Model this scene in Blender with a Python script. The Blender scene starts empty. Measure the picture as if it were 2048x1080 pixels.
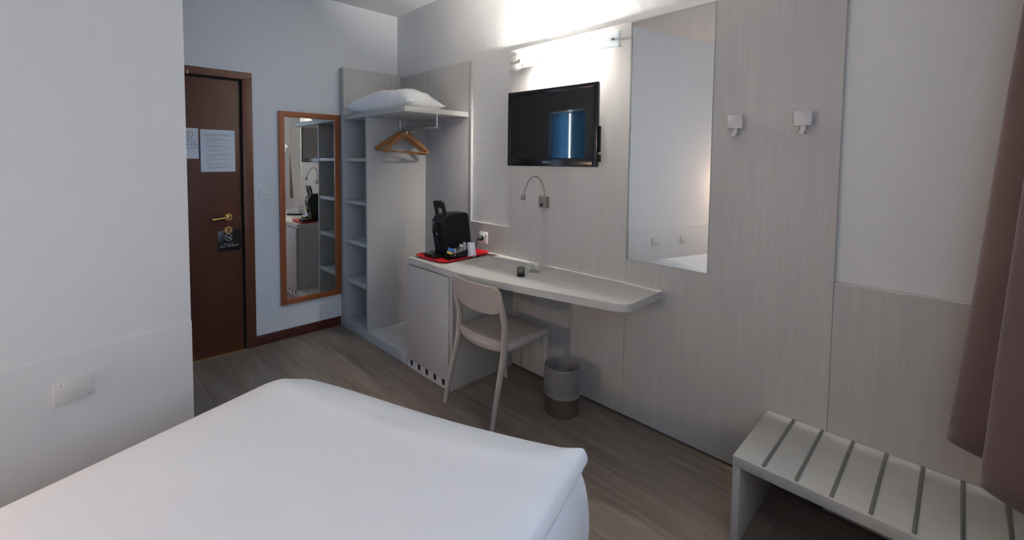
import bpy, bmesh, math, random
from mathutils import Vector, Matrix, noise
random.seed(4)
PI = math.pi
sc = bpy.context.scene
COL = sc.collection

# ------------------------------------------------------------------ materials
def newmat(name):
    m = bpy.data.materials.new(name); m.use_nodes = True
    nt = m.node_tree; b = nt.nodes['Principled BSDF']
    return m, nt, b
def setp(b, **k):
    for n, v in k.items():
        n = n.replace('_', ' ')
        if n in b.inputs: b.inputs[n].default_value = v
def plain(name, col, rough=.5, metal=0., bump=0., bscale=60., **k):
    m, nt, b = newmat(name)
    b.inputs['Base Color'].default_value = (*col, 1); b.inputs['Roughness'].default_value = rough
    b.inputs['Metallic'].default_value = metal
    setp(b, **k)
    tc = nt.nodes.new('ShaderNodeTexCoord'); n = nt.nodes.new('ShaderNodeTexNoise')
    n.inputs['Scale'].default_value = bscale; n.inputs['Detail'].default_value = 4
    nt.links.new(tc.outputs['Object'], n.inputs['Vector'])
    r = nt.nodes.new('ShaderNodeMapRange')
    r.inputs['To Min'].default_value = max(0, rough-.04); r.inputs['To Max'].default_value = min(1, rough+.04)
    nt.links.new(n.outputs['Fac'], r.inputs['Value']); nt.links.new(r.outputs[0], b.inputs['Roughness'])
    if bump:
        bp = nt.nodes.new('ShaderNodeBump'); bp.inputs['Strength'].default_value = bump; bp.inputs['Distance'].default_value = .004
        nt.links.new(n.outputs['Fac'], bp.inputs['Height']); nt.links.new(bp.outputs['Normal'], b.inputs['Normal'])
    return m
def streaky(name, c1, c2, stretch=(40, 40, 1.5), rough=.5, bump=.1, spec=.4, big=1.2):
    """wood-like streaks, long along the axis with the small factor"""
    m, nt, b = newmat(name); L = nt.links; N = nt.nodes
    tc = N.new('ShaderNodeTexCoord'); mp = N.new('ShaderNodeMapping'); mp.inputs['Scale'].default_value = stretch
    L.new(tc.outputs['Object'], mp.inputs['Vector'])
    n = N.new('ShaderNodeTexNoise'); n.inputs['Scale'].default_value = 1.6; n.inputs['Detail'].default_value = 7; n.inputs['Roughness'].default_value = .62
    L.new(mp.outputs[0], n.inputs['Vector'])
    n2 = N.new('ShaderNodeTexNoise'); n2.inputs['Scale'].default_value = big; n2.inputs['Detail'].default_value = 2
    mp2 = N.new('ShaderNodeMapping'); mp2.inputs['Scale'].default_value = [1+3*(s > 10) for s in stretch]
    L.new(tc.outputs['Object'], mp2.inputs['Vector']); L.new(mp2.outputs[0], n2.inputs['Vector'])
    mx = N.new('ShaderNodeMath'); mx.operation = 'MULTIPLY_ADD'; mx.inputs[1].default_value = .7
    L.new(n.outputs['Fac'], mx.inputs[0])
    m3 = N.new('ShaderNodeMath'); m3.operation = 'MULTIPLY'; m3.inputs[1].default_value = .3
    L.new(n2.outputs['Fac'], m3.inputs[0]); L.new(m3.outputs[0], mx.inputs[2])
    cr = N.new('ShaderNodeValToRGB'); cr.color_ramp.elements[0].position = .34; cr.color_ramp.elements[1].position = .66
    cr.color_ramp.elements[0].color = (*c1, 1); cr.color_ramp.elements[1].color = (*c2, 1)
    L.new(mx.outputs[0], cr.inputs[0]); L.new(cr.outputs[0], b.inputs['Base Color'])
    b.inputs['Roughness'].default_value = rough; b.inputs['Specular IOR Level'].default_value = spec
    if bump:
        bp = N.new('ShaderNodeBump'); bp.inputs['Strength'].default_value = bump; bp.inputs['Distance'].default_value = .002
        L.new(n.outputs['Fac'], bp.inputs['Height']); L.new(bp.outputs['Normal'], b.inputs['Normal'])
    return m

M = {}
M['plaster'] = plain('white_plaster', (.70, .69, .67), .85, bump=.35, bscale=55)
M['plaster_rough'] = plain('rough_white_plaster', (.68, .67, .655), .9, bump=.5, bscale=30)
M['smooth_wall'] = plain('smooth_painted_wall', (.69, .69, .70), .8, bump=.08, bscale=80)
M['ceiling'] = plain('ceiling_paint', (.62, .61, .60), .9, bump=.2, bscale=50)
M['lam'] = streaky('pale_grey_oak_laminate', (.425, .405, .388), (.475, .455, .437), (42, 42, 1.6), .55, .10)
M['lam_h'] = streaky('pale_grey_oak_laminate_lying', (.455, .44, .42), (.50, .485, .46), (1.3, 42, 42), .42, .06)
M['lam_b'] = streaky('pale_bench_laminate', (.41, .405, .385), (.45, .44, .42), (1.5, 30, 30), .4, .04)
M['lamedge'] = plain('pale_laminate_edge', (.58, .565, .54), .45)
M['door'] = streaky('dark_mahogany_veneer', (.066, .0205, .0105), (.087, .0275, .0135), (30, 30, 1.2), .42, .05, .35)
M['frame'] = streaky('mahogany_frame', (.095, .029, .0145), (.125, .04, .019), (30, 30, 1.5), .38, .05, .4)
M['base'] = streaky('dark_skirting_wood', (.06, .016, .011), (.085, .022, .015), (20, 1.5, 30), .4, .03)
M['cherry'] = streaky('cherry_mirror_frame', (.24, .066, .021), (.33, .098, .032), (34, 34, 2), .4, .05)
M['brass'] = plain('polished_brass', (.78, .55, .22), .22, 1.)
M['mirror'] = plain('mirror_silver', (.93, .94, .92), .0, 1.)
nt = M['mirror'].node_tree
for l in list(nt.links):
    if l.to_socket.name == 'Roughness': nt.links.remove(l)
nt.nodes['Principled BSDF'].inputs['Roughness'].default_value = 0
M['glassedge'] = plain('mirror_glass_edge', (.30, .37, .33), .15)
M['chrome'] = plain('brushed_chrome', (.72, .72, .72), .22, 1.)
M['satin'] = plain('satin_nickel', (.30, .265, .245), .5, .75)
M['alu'] = plain('matt_aluminium', (.46, .46, .48), .45, .5)
M['blackpl'] = plain('gloss_black_plastic', (.006, .006, .007), .22)
M['blackmat'] = plain('matt_black_plastic', (.006, .007, .008), .45, Specular_IOR_Level=.25)
M['screen'] = plain('dark_lcd_screen', (.004, .004, .005), .06, Specular_IOR_Level=.9, IOR=1.52)
nt = M['screen'].node_tree
for l in list(nt.links):
    if l.to_socket.name == 'Roughness': nt.links.remove(l)
nt.nodes['Principled BSDF'].inputs['Roughness'].default_value = .035
M['white'] = plain('white_plastic', (.72, .72, .70), .35)
M['whitelow'] = plain('off_white_plastic', (.62, .62, .60), .4)
M['paper'] = plain('white_paper', (.62, .64, .66), .8)
M['ink'] = plain('grey_print', (.27, .29, .29), .8)
M['inkdark'] = plain('dark_print', (.10, .10, .11), .8)
M['bluepl'] = plain('blue_folder_edge', (.03, .03, .16), .6)
M['dark'] = plain('hole_shade_and_dark_parts', (.02, .012, .01), .9)  # near-black: painted shade of gaps and holes, also the dark brush and button
M['signwhite'] = plain('pale_grey_sign_print', (.42, .42, .45), .6)
M['chair'] = plain('taupe_polypropylene', (.44, .375, .335), .42, bump=.05, bscale=300)
M['red'] = plain('red_tray_plastic', (.52, .008, .016), .38)
M['cup'] = plain('white_paper_cup', (.75, .76, .80), .6)
M['foil'] = plain('silver_foil', (.75, .75, .78), .25, .85, bump=.8, bscale=90)
M['yellow'] = plain('yellow_print', (.75, .52, .03), .4)
M['blue'] = plain('blue_print', (.05, .17, .5), .4)
M['steel'] = plain('brushed_bin_steel', (.50, .45, .40), .22, 1.)
nt = M['steel'].node_tree
for l in list(nt.links):
    if l.to_socket.name == 'Roughness': nt.links.remove(l)
M['tan'] = plain('grey_rubber_strip', (.20, .21, .19), .45, .3)
M['strip'] = plain('grey_metal_strip', (.26, .27, .25), .35, .75)
M['curtain'] = plain('mauve_brown_curtain_cloth', (.098, .058, .055), .95, bump=.3, bscale=400, Sheen_Weight=.25)
M['hanger'] = streaky('beech_hanger_wood', (.30, .125, .042), (.42, .195, .075), (10, 3, 30), .35, .03)
M['linen'] = plain('white_bed_linen', (.85, .87, .92), .9, bump=.25, bscale=14, Sheen_Weight=.15)
M['pillow'] = plain('white_pillow_cotton', (.80, .80, .80), .9, bump=.3, bscale=16)
M['dark_bag'] = plain('black_bin_bag', (.018, .018, .024), .4, bump=.8, bscale=30)
M['windowframe'] = plain('white_window_frame', (.7, .7, .7), .4)

# thin clear plastic / acrylic
def clear(name, tint=(1, 1, 1), mixf=.25, col=(.8, .8, .82), rough=.25):
    m = bpy.data.materials.new(name); m.use_nodes = True; nt = m.node_tree; nt.nodes.clear()
    o = nt.nodes.new('ShaderNodeOutputMaterial'); t = nt.nodes.new('ShaderNodeBsdfTransparent'); t.inputs[0].default_value = (*tint, 1)
    p = nt.nodes.new('ShaderNodeBsdfPrincipled'); p.inputs['Base Color'].default_value = (*col, 1); p.inputs['Roughness'].default_value = rough
    n = nt.nodes.new('ShaderNodeTexNoise'); n.inputs['Scale'].default_value = 18; n.inputs['Detail'].default_value = 5
    tc = nt.nodes.new('ShaderNodeTexCoord'); nt.links.new(tc.outputs['Object'], n.inputs['Vector'])
    r = nt.nodes.new('ShaderNodeMapRange'); r.inputs['To Min'].default_value = mixf*.5; r.inputs['To Max'].default_value = mixf*1.5
    nt.links.new(n.outputs['Fac'], r.inputs['Value'])
    mx = nt.nodes.new('ShaderNodeMixShader'); nt.links.new(r.outputs[0], mx.inputs[0]); nt.links.new(t.outputs[0], mx.inputs[1]); nt.links.new(p.outputs[0], mx.inputs[2])
    nt.links.new(mx.outputs[0], o.inputs[0]); return m
M['bag'] = clear('clear_bin_liner', (.93, .92, .92), .24, (.62, .62, .62), .25)
M['acrylic'] = clear('clear_acrylic', (.95, .97, .96), .18, (.7, .7, .7), .1)
M['pane'] = clear('window_pane_glass', (1, 1, 1), .04, (.8, .8, .8), .05)
# frosted diffuser: lets light through, scatters it
def frosted(name, col, strength):
    m = bpy.data.materials.new(name); m.use_nodes = True; nt = m.node_tree; nt.nodes.clear()
    o = nt.nodes.new('ShaderNodeOutputMaterial'); a = nt.nodes.new('ShaderNodeBsdfTranslucent'); a.inputs[0].default_value = (*col, 1)
    d = nt.nodes.new('ShaderNodeBsdfPrincipled'); d.inputs['Base Color'].default_value = (*col, 1); d.inputs['Roughness'].default_value = .2
    n = nt.nodes.new('ShaderNodeTexNoise'); n.inputs['Scale'].default_value = 30
    r = nt.nodes.new('ShaderNodeMapRange'); r.inputs['To Min'].default_value = strength-.02; r.inputs['To Max'].default_value = strength+.02
    nt.links.new(n.outputs['Fac'], r.inputs['Value'])
    mx = nt.nodes.new('ShaderNodeMixShader'); nt.links.new(r.outputs[0], mx.inputs[0])
    nt.links.new(a.outputs[0], mx.inputs[1]); nt.links.new(d.outputs[0], mx.inputs[2]); nt.links.new(mx.outputs[0], o.inputs[0]); return m
M['diffuser'] = frosted('frosted_white_glass', (.82, .85, .86), .45)
M['blueglass'] = frosted('frosted_blue_glass', (.24, .42, .60), .12)
def emit(name, col, s):
    m = bpy.data.materials.new(name); m.use_nodes = True; nt = m.node_tree; nt.nodes.clear()
    o = nt.nodes.new('ShaderNodeOutputMaterial'); e = nt.nodes.new('ShaderNodeEmission'); e.inputs[0].default_value = (*col, 1); e.inputs[1].default_value = s
    nt.links.new(e.outputs[0], o.inputs[0]); return m
M['tube'] = emit('lit_lamp_tube', (1., .965, .89), 1980.)
M['warm'] = emit('warm_bulb', (1., .70, .48), 290.)
M['slit'] = emit('door_gap_glow', (.9, .97, 1.), 24.)  # glow of the tube added behind the bathroom door gap

# floor: staggered planks
def floor_mat():
    m, nt, b = newmat('grey_brown_vinyl_planks'); L = nt.links; N = nt.nodes
    tc = N.new('ShaderNodeTexCoord')
    mp = N.new('ShaderNodeMapping'); mp.inputs['Rotation'].default_value = (0, 0, 0); L.new(tc.outputs['Object'], mp.inputs['Vector'])
    br = N.new('ShaderNodeTexBrick'); br.inputs['Scale'].default_value = 1; br.inputs['Brick Width'].default_value = 1.2; br.inputs['Row Height'].default_value = .19
    br.inputs['Mortar Size'].default_value = .0012; br.inputs['Mortar Smooth'].default_value = .3; br.offset = .37
    br.inputs['Color1'].default_value = (.30, .30, .30, 1); br.inputs['Color2'].default_value = (.62, .62, .62, 1); br.inputs['Mortar'].default_value = (.12, .12, .12, 1)
    L.new(mp.outputs[0], br.inputs['Vector'])
    m2 = N.new('ShaderNodeMapping'); m2.inputs['Scale'].default_value = (1.6, 22, 1); L.new(tc.outputs['Object'], m2.inputs['Vector'])
    off = N.new('ShaderNodeVectorMath'); off.operation = 'MULTIPLY_ADD'; off.inputs[1].default_value = (7, 7, 7)
    L.new(br.outputs['Color'], off.inputs[0]); L.new(m2.outputs[0], off.inputs[2])
    n = N.new('ShaderNodeTexNoise'); n.inputs['Scale'].default_value = 1.3; n.inputs['Detail'].default_value = 8; n.inputs['Roughness'].default_value = .65; n.inputs['Distortion'].default_value = .6
    L.new(off.outputs[0], n.inputs['Vector'])
    nb = N.new('ShaderNodeTexNoise'); nb.inputs['Scale'].default_value = 2.4; nb.inputs['Detail'].default_value = 3
    mb = N.new('ShaderNodeMapping'); mb.inputs['Scale'].default_value = (.8, 3.2, 1); L.new(tc.outputs['Object'], mb.inputs['Vector']); L.new(mb.outputs[0], nb.inputs['Vector'])
    cr = N.new('ShaderNodeValToRGB'); e = cr.color_ramp.elements
    e[0].position = .30; e[0].color = (.105, .076, .058, 1); e[1].position = .72; e[1].color = (.30, .243, .200, 1)
    x = e.new(.5); x.color = (.190, .147, .118, 1)
    ad = N.new('ShaderNodeMath'); ad.operation = 'MULTIPLY_ADD'; ad.inputs[1].default_value = .62; L.new(n.outputs['Fac'], ad.inputs[0])
    a2 = N.new('ShaderNodeMath'); a2.operation = 'MULTIPLY_ADD'; a2.inputs[1].default_value = .30; a2.inputs[2].default_value = .0
    L.new(nb.outputs['Fac'], a2.inputs[0])
    a3 = N.new('ShaderNodeMath'); a3.operation = 'MULTIPLY_ADD'; a3.inputs[1].default_value = .16; L.new(br.outputs['Color'], a3.inputs[0]); L.new(a2.outputs[0], a3.inputs[2])
    L.new(a3.outputs[0], ad.inputs[2]); L.new(ad.outputs[0], cr.inputs[0])
    mm = N.new('ShaderNodeMix'); mm.data_type = 'RGBA'; mm.blend_type = 'MULTIPLY'; L.new(br.outputs['Fac'], mm.inputs[0]); L.new(cr.outputs[0], mm.inputs[6]); mm.inputs[7].default_value = (.45, .45, .45, 1)
    L.new(mm.outputs[2], b.inputs['Base Color']); b.inputs['Roughness'].default_value = .42
    bp = N.new('ShaderNodeBump'); bp.inputs['Strength'].default_value = .12; bp.inputs['Distance'].default_value = .002
    L.new(n.outputs['Fac'], bp.inputs['Height']); L.new(bp.outputs['Normal'], b.inputs['Normal'])
    return m
M['floor'] = floor_mat()

# ------------------------------------------------------------------ mesh helpers
def wloc(o):
    v = Vector(o.location)
    while o.parent: o = o.parent; v += Vector(o.location)
    return v
def mk(name, bm, mat, parent=None, origin=None, smooth=35, mats=None):
    """link a bmesh given in room coordinates as one object with its own origin"""
    bmesh.ops.recalc_face_normals(bm, faces=bm.faces) if smooth is not None else None
    xs = [v.co for v in bm.verts]
    if origin is None:
        lo = Vector([min(c[i] for c in xs) for i in range(3)]); hi = Vector([max(c[i] for c in xs) for i in range(3)])
        origin = Vector(((lo.x+hi.x)/2, (lo.y+hi.y)/2, lo.z))
    origin = Vector(origin)
    for v in bm.verts: v.co -= origin
    me = bpy.data.meshes.new(name); bm.to_mesh(me); bm.free()
    for m_ in (mats or [mat]): me.materials.append(m_ if not isinstance(m_, str) else M[m_])
    if smooth is not None:
        me.shade_smooth(); me.set_sharp_from_angle(angle=math.radians(smooth))
    o = bpy.data.objects.new(name, me); COL.objects.link(o)
    if parent is not None:
        o.parent = parent; o.location = origin - wloc(parent)
    else: o.location = origin
    return o
def thing(name, label, cat, loc, group=None):
    o = bpy.data.objects.new(name, None); o.empty_display_size = .1; COL.objects.link(o); o.location = loc
    return tag(o, label, cat, group)
def tag(o, label, cat, group=None):
    o['label'] = label; o['category'] = cat
    if group: o['group'] = group
    return o
def struct(o): o['kind'] = 'structure'; return o
def box(bm, x0, x1, y0, y1, z0, z1, bev=0., seg=2, mi=0):
    x0, x1 = sorted((x0, x1)); y0, y1 = sorted((y0, y1)); z0, z1 = sorted((z0, z1))
    vs = [bm.verts.new((x, y, z)) for x in (x0, x1) for y in (y0, y1) for z in (z0, z1)]
    fs = [bm.faces.new([vs[i] for i in f]) for f in ((0, 1, 3, 2), (4, 6, 7, 5), (0, 4, 5, 1), (2, 3, 7, 6), (0, 2, 6, 4), (1, 5, 7, 3))]
    for f in fs: f.material_index = mi
    if bev > 0:
        es = list({e for f in fs for e in f.edges})
        bmesh.ops.bevel(bm, geom=es, offset=bev, segments=seg, affect='EDGES', profile=.5)
    return vs
def B(*a, **k):
    bm = bmesh.new(); box(bm, *a, **k); return bm
def xf(bm, mat, verts=None):
    for v in (verts or bm.verts): v.co = mat @ v.co
    return bm
def prism(bm, pts, z0, z1, axis='z', bev=0., mi=0):
    """extrude a 2D outline; axis z: (x,y); axis y: (x,z); axis x: (y,z)"""
    def P(p, h):
        return {'z': (p[0], p[1], h), 'y': (p[0], h, p[1]), 'x': (h, p[0], p[1])}[axis]
    a = [bm.verts.new(P(p, z0)) for p in pts]; b = [bm.verts.new(P(p, z1)) for p in pts]
    n = len(pts); fs = [bm.faces.new(a[::-1]), bm.faces.new(b)]
    for i in range(n): fs.append(bm.faces.new((a[i], a[(i+1) % n], b[(i+1) % n], b[i])))
    for f in fs: f.material_index = mi
    if bev:
        es = [e for e in set(fs[0].edges) | set(fs[1].edges)]
        bmesh.ops.bevel(bm, geom=es, offset=bev, segments=2, affect='EDGES', profile=.5)
    return fs
def rrect(x0, x1, y0, y1, r, n=5):
    out = []
    for cx, cy, a in ((x1-r, y0+r, -90), (x1-r, y1-r, 0), (x0+r, y1-r, 90), (x0+r, y0+r, 180)):
        for i in range(n+1):
            t = math.radians(a+90*i/n); out.append((cx+r*math.cos(t), cy+r*math.sin(t)))
    return out
def lathe(bm, cx, cy, prof, n=40, capb=True, capt=False, mi=0):
    rings = []
    for r, z in prof: rings.append([bm.verts.new((cx+r*math.cos(2*PI*i/n), cy+r*math.sin(2*PI*i/n), z)) for i in range(n)])
    for a, b in zip(rings, rings[1:]):
        for i in range(n): bm.faces.new((a[i], a[(i+1) % n], b[(i+1) % n], b[i])).material_index = mi
    if capb: bm.faces.new(rings[0][::-1]).material_index = mi
    if capt: bm.faces.new(rings[-1]).material_index = mi
def catmull(pts, sub=8, closed=False):
    pts = [Vector(p) for p in pts]; n = len(pts); out = []
    for i in range(n if closed else n-1):
        p0 = pts[(i-1) % n] if closed or i > 0 else pts[0]*2-pts[1]
        p1 = pts[i]; p2 = pts[(i+1) % n]
        p3 = pts[(i+2) % n] if closed or i+2 < n else p2*2-p1
        for k in range(sub):
            t = k/sub
            out.append(.5*((2*p1)+(p2-p0)*t+(2*p0-5*p1+4*p2-p3)*t*t+(3*p1-p0-3*p2+p3)*t**3))
    if not closed: out.append(pts[-1])
    return out
def tube(bm, pts, rad, n=12, caps=True, flat=None, up=None, mi=0):
    """sweep; rad is a number or a list; flat=(a,b) list of half-widths for an elliptical section"""
    pts = [Vector(p) for p in pts]; m = len(pts)
    rads = rad if isinstance(rad, (list, tuple)) else [rad]*m
    T = []
    for i in range(m):
        a = pts[max(0, i-1)]; b = pts[min(m-1, i+1)]; T.append((b-a).normalized())
    ref = Vector(up) if up else (Vector((0, 0, 1)) if abs(T[0].z) < .9 else Vector((0, 1, 0)))
    u = (ref - T[0]*ref.dot(T[0])).normalized(); rings = []
    for i in range(m):
        u = (u - T[i]*u.dot(T[i])).normalized(); w = T[i].cross(u)
        a, b = (flat[i] if flat else (rads[i], rads[i]))
        rings.append([bm.verts.new(pts[i]+u*math.cos(2*PI*k/n)*a+w*math.sin(2*PI*k/n)*b) for k in range(n)])
    for a, b in zip(rings, rings[1:]):
        for k in range(n): bm.faces.new((a[k], a[(k+1) % n], b[(k+1) % n], b[k])).material_index = mi
    if caps: bm.faces.new(rings[0][::-1]).material_index = mi; bm.faces.new(rings[-1]).material_index = mi
def cyl(bm, a, b, r, n=20, mi=0): tube(bm, [a, b], r, n, mi=mi)
def text_bm(body, size, mat4, extrude=.0004, align='CENTER'):
    cu = bpy.data.curves.new('lettering', 'FONT'); cu.body = body; cu.size = size; cu.extrude = extrude; cu.align_x = align; cu.align_y = 'CENTER'
    o = bpy.data.objects.new('lettering', cu); COL.objects.link(o); bpy.context.view_layer.update()
    me = bpy.data.meshes.new_from_object(o.evaluated_get(bpy.context.evaluated_depsgraph_get()))
    bm = bmesh.new(); bm.from_mesh(me); bpy.data.objects.remove(o); bpy.data.meshes.remove(me); bpy.data.curves.remove(cu)
    xf(bm, mat4); return bm
def join(bm, other):
    me = bpy.data.meshes.new('tmp'); other.to_mesh(me); other.free(); bm.from_mesh(me); bpy.data.meshes.remove(me)

# ------------------------------------------------------------------ the room
CEIL = 2.79
XN, YF = 3.95, -3.95            # window wall, bed-head wall
E0 = Vector((1.35, -1.925)); DL = Vector((.235, -.972)).normalized(); DE = Vector((-DL.y*-1, 0))
DE = Vector((DL.y, -DL.x)).normalized()      # along the end face of the partition, towards the door wall
if DE.x > 0: DE = -DE
struct(mk('floor', B(-1.2, XN+.15, YF-.15, .15, -.08, 0), 'floor', smooth=None, origin=(0, 0, 0)))
struct(mk('ceiling', B(-.15, XN+.15, YF-.15, .15, CEIL, CEIL+.08), 'ceiling'))
# TV wall: masonry 2 cm behind the laminate boards
struct(mk('wall_right', B(-.15, XN+.15, .02, .14, 0, CEIL), 'plaster_rough'))
# door wall with the door opening
bm = bmesh.new()
box(bm, -.14, 0, -1.345, .02, 0, CEIL); box(bm, -.14, 0, YF, -2.16, 0, CEIL); box(bm, -.14, 0, -2.16, -1.345, 2.04, CEIL)
struct(mk('wall_back', bm, 'smooth_wall'))
struct(mk('wall_front', B(-.15, XN+.15, YF-.12, YF, 0, CEIL), 'smooth_wall'))
bm = bmesh.new()
WY0, WY1, WZ0, WZ1 = -3.1, -.95, .95, 2.4
box(bm, XN, XN+.14, YF, WY0, 0, CEIL); box(bm, XN, XN+.14, WY1, .02, 0, CEIL)
box(bm, XN, XN+.14, WY0, WY1, 0, WZ0); box(bm, XN, XN+.14, WY0, WY1, WZ1, CEIL)
struct(mk('wall_near', bm, 'smooth_wall'))
w = struct(thing('window_1', '', '', (XN+.07, (WY0+WY1)/2, WZ0)));
for k in ('label', 'category'): del w[k]
bm = bmesh.new()
ym = (WY0+WY1)/2
for y0, y1 in ((WY0, WY0+.06), (WY1-.06, WY1), (ym-.05, ym+.05)): box(bm, XN+.05, XN+.11, y0, y1, WZ0, WZ1, .004)
for z0, z1 in ((WZ0, WZ0+.06), (WZ1-.06, WZ1)): box(bm, XN+.052, XN+.108, WY0, WY1, z0, z1)
mk('window_frame', bm, 'windowframe', w)
mk('pane', B(XN+.078, XN+.082, WY0+.05, WY1-.05, WZ0+.05, WZ1-.05), 'pane', w)

def quadwall(bm, a, b, th, z0, z1):
    """vertical slab from a to b (room side on the line), thickness th to the left of a->b"""
    a = Vector(a); b = Vector(b); d = (b-a).normalized(); n = Vector((-d.y, d.x))*th
    prism(bm, [a, b, b+n, a+n], z0, z1)
EL = E0 + DL*((YF-E0.y)/DL.y)
inn = Vector((-1, 0))
# partition (bathroom block): long face and end face with a doorway
bm = bmesh.new(); quadwall(bm, EL, E0, .10, 0, CEIL)
s = (EL-E0).length
struct(mk('wall_left', bm, 'smooth_wall', smooth=None))
# slightly proud lower board on the partition
bm = bmesh.new()
nL = Vector((-DL.y, DL.x)); nL = nL if nL.x > 0 else -nL
a = E0; b = EL
prism(bm, [a, a+nL*.006, b+nL*.006, b], 0, .735, bev=.0)
struct(mk('trim_1', bm, 'smooth_wall', smooth=None))
DO0, DO1, DH = .13, .68, 2.03
L_end = (0-E0.x)/DE.x
bm = bmesh.new()
def endpiece(s0, s1, z0, z1):
    p = E0+DE*s0; q = E0+DE*s1; n = DL*.10
    prism(bm, [p, q, q+n, p+n], z0, z1)
endpiece(.1, DO0, 0, CEIL); endpiece(DO1, L_end+.0, 0, CEIL); endpiece(DO0, DO1, DH, CEIL)
struct(mk('wall_side', bm, 'smooth_wall', smooth=None))
# bathroom door: two narrow frosted blue leaves with a bright gap between
d2 = struct(thing('door_2', '', '', (*(E0+DE*(DO0+DO1)/2), 0)))
for k in ('label', 'category'): del d2[k]
mid = (DO0+DO1)/2
for s0, s1 in ((DO0+.02, mid-.012), (mid+.012, DO1-.02)):
    bm = bmesh.new(); p = E0+DE*s0+DL*.04; q = E0+DE*s1+DL*.04; n = DL*.012
    prism(bm, [p, q, q+n, p+n], .01, DH-.04); mk('door_leaf', bm, 'blueglass', d2, smooth=None)
bm = bmesh.new()
for s0, s1, z0, z1 in ((DO0, DO0+.02, 0, DH), (DO1-.02, DO1, 0, DH), (DO0+.02, DO1-.02, DH-.03, DH)):
    p = E0+DE*s0+DL*-.01; q = E0+DE*s1+DL*-.01; n = DL*.12; prism(bm, [p, q, q+n, p+n], z0, z1)
mk('door_frame', bm, 'white', d2, smooth=None)
# lit tube added close behind the gap, so the gap reflects bright in the TV
pb = E0+DE*(mid+.075)+DL*.130
vl = thing('gap_glow_tube', 'tall lit tube added behind the gap of the blue glass bathroom doors', 'lamp', (pb.x, pb.y, 0))
bm = bmesh.new(); lathe(bm, pb.x, pb.y, [(.11, 0), (.11, .02), (.02, .03), (.016, .10)], 24, True, True); mk('base', bm, 'alu', vl)
bm = bmesh.new(); lathe(bm, pb.x, pb.y, [(.022, .10), (.022, 1.98)], 20, True, True); mk('tube', bm, 'slit', vl)

# entrance door
dr = struct(thing('door_1', '', '', (0, -1.75, 0)))
for k in ('label', 'category'): del dr[k]
bm = bmesh.new()
box(bm, -.10, .014, -1.345, -1.274, 0, 2.04, .003); box(bm, -.10, .014, -2.235, -2.16, 0, 2.04, .003); box(bm, -.10, .0145, -2.235, -1.274, 2.04, 2.094, .003)
mk('door_frame', bm, 'frame', dr)
bm = bmesh.new(); box(bm, -.065, -.022, -1.357, -1.345, 0, 2.04); box(bm, -.065, -.022, -2.16, -2.148, 0, 2.04); box(bm, -.065, -.022, -2.148, -1.357, 2.028, 2.04)
mk('door_gap_shade', bm, 'dark', dr)  # dark strips paint the shade in the gap between leaf and frame
mk('door_leaf', B(-.062, -.010, -2.146, -1.360, .006, 2.024, bev=.002), 'door', dr)
mk('threshold', B(-.09, .006, -2.235, -1.274, .0, .007, bev=.001), 'brass', dr)
bm = bmesh.new(); cyl(bm, (.016, -1.69, 2.035), (.016, -1.69, 2.06), .007, 12); mk('hinge_pin', bm, 'brass', dr)
h = bmesh.new(); cyl(h, (-.010, -1.449, 1.023), (-.002, -1.449, 1.023), .027, 28)
rose = mk('handle_rose', h, 'brass', dr)
bm = bmesh.new()
tube(bm, catmull([(-.005, -1.449, 1.023), (.03, -1.449, 1.024), (.045, -1.46, 1.024), (.047, -1.50, 1.021), (.046, -1.54, 1.017), (.044, -1.565, 1.017)], 6), .0085, 14)
mk('handle_lever', bm, 'brass', dr)
bm = bmesh.new(); cyl(bm, (-.010, -1.451, .926), (-.001, -1.451, .926), .027, 28); ks = mk('keyhole_plate', bm, 'brass', dr)
bm = bmesh.new(); cyl(bm, (-.002, -1.451, .932), (.0005, -1.451, .932), .007, 16); prism(bm, [(-1.4555, .908), (-1.4465, .908), (-1.449, .930), (-1.453, .930)], -.002, .0005, 'x')
mk('keyhole', bm, 'dark', ks)
struct(mk('baseboard_back', B(0, .013, -1.274, -.575, 0, .078, bev=.003), 'base'))

# laminate boards on the TV wall
def board(n, x0, x1, z0, z1): return struct(mk('trim_%d' % n, B(x0, x1, 0, .02, z0, z1, bev=.0012, seg=1), 'lam'))
board(2, 1.037, 1.4645, .004, .981); board(3, 1.4655, 2.3605, .012, 2.212); board(4, 2.3615, 3.265, .012, 2.212)
board(5, 3.266, XN-.001, .004, .965)

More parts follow.
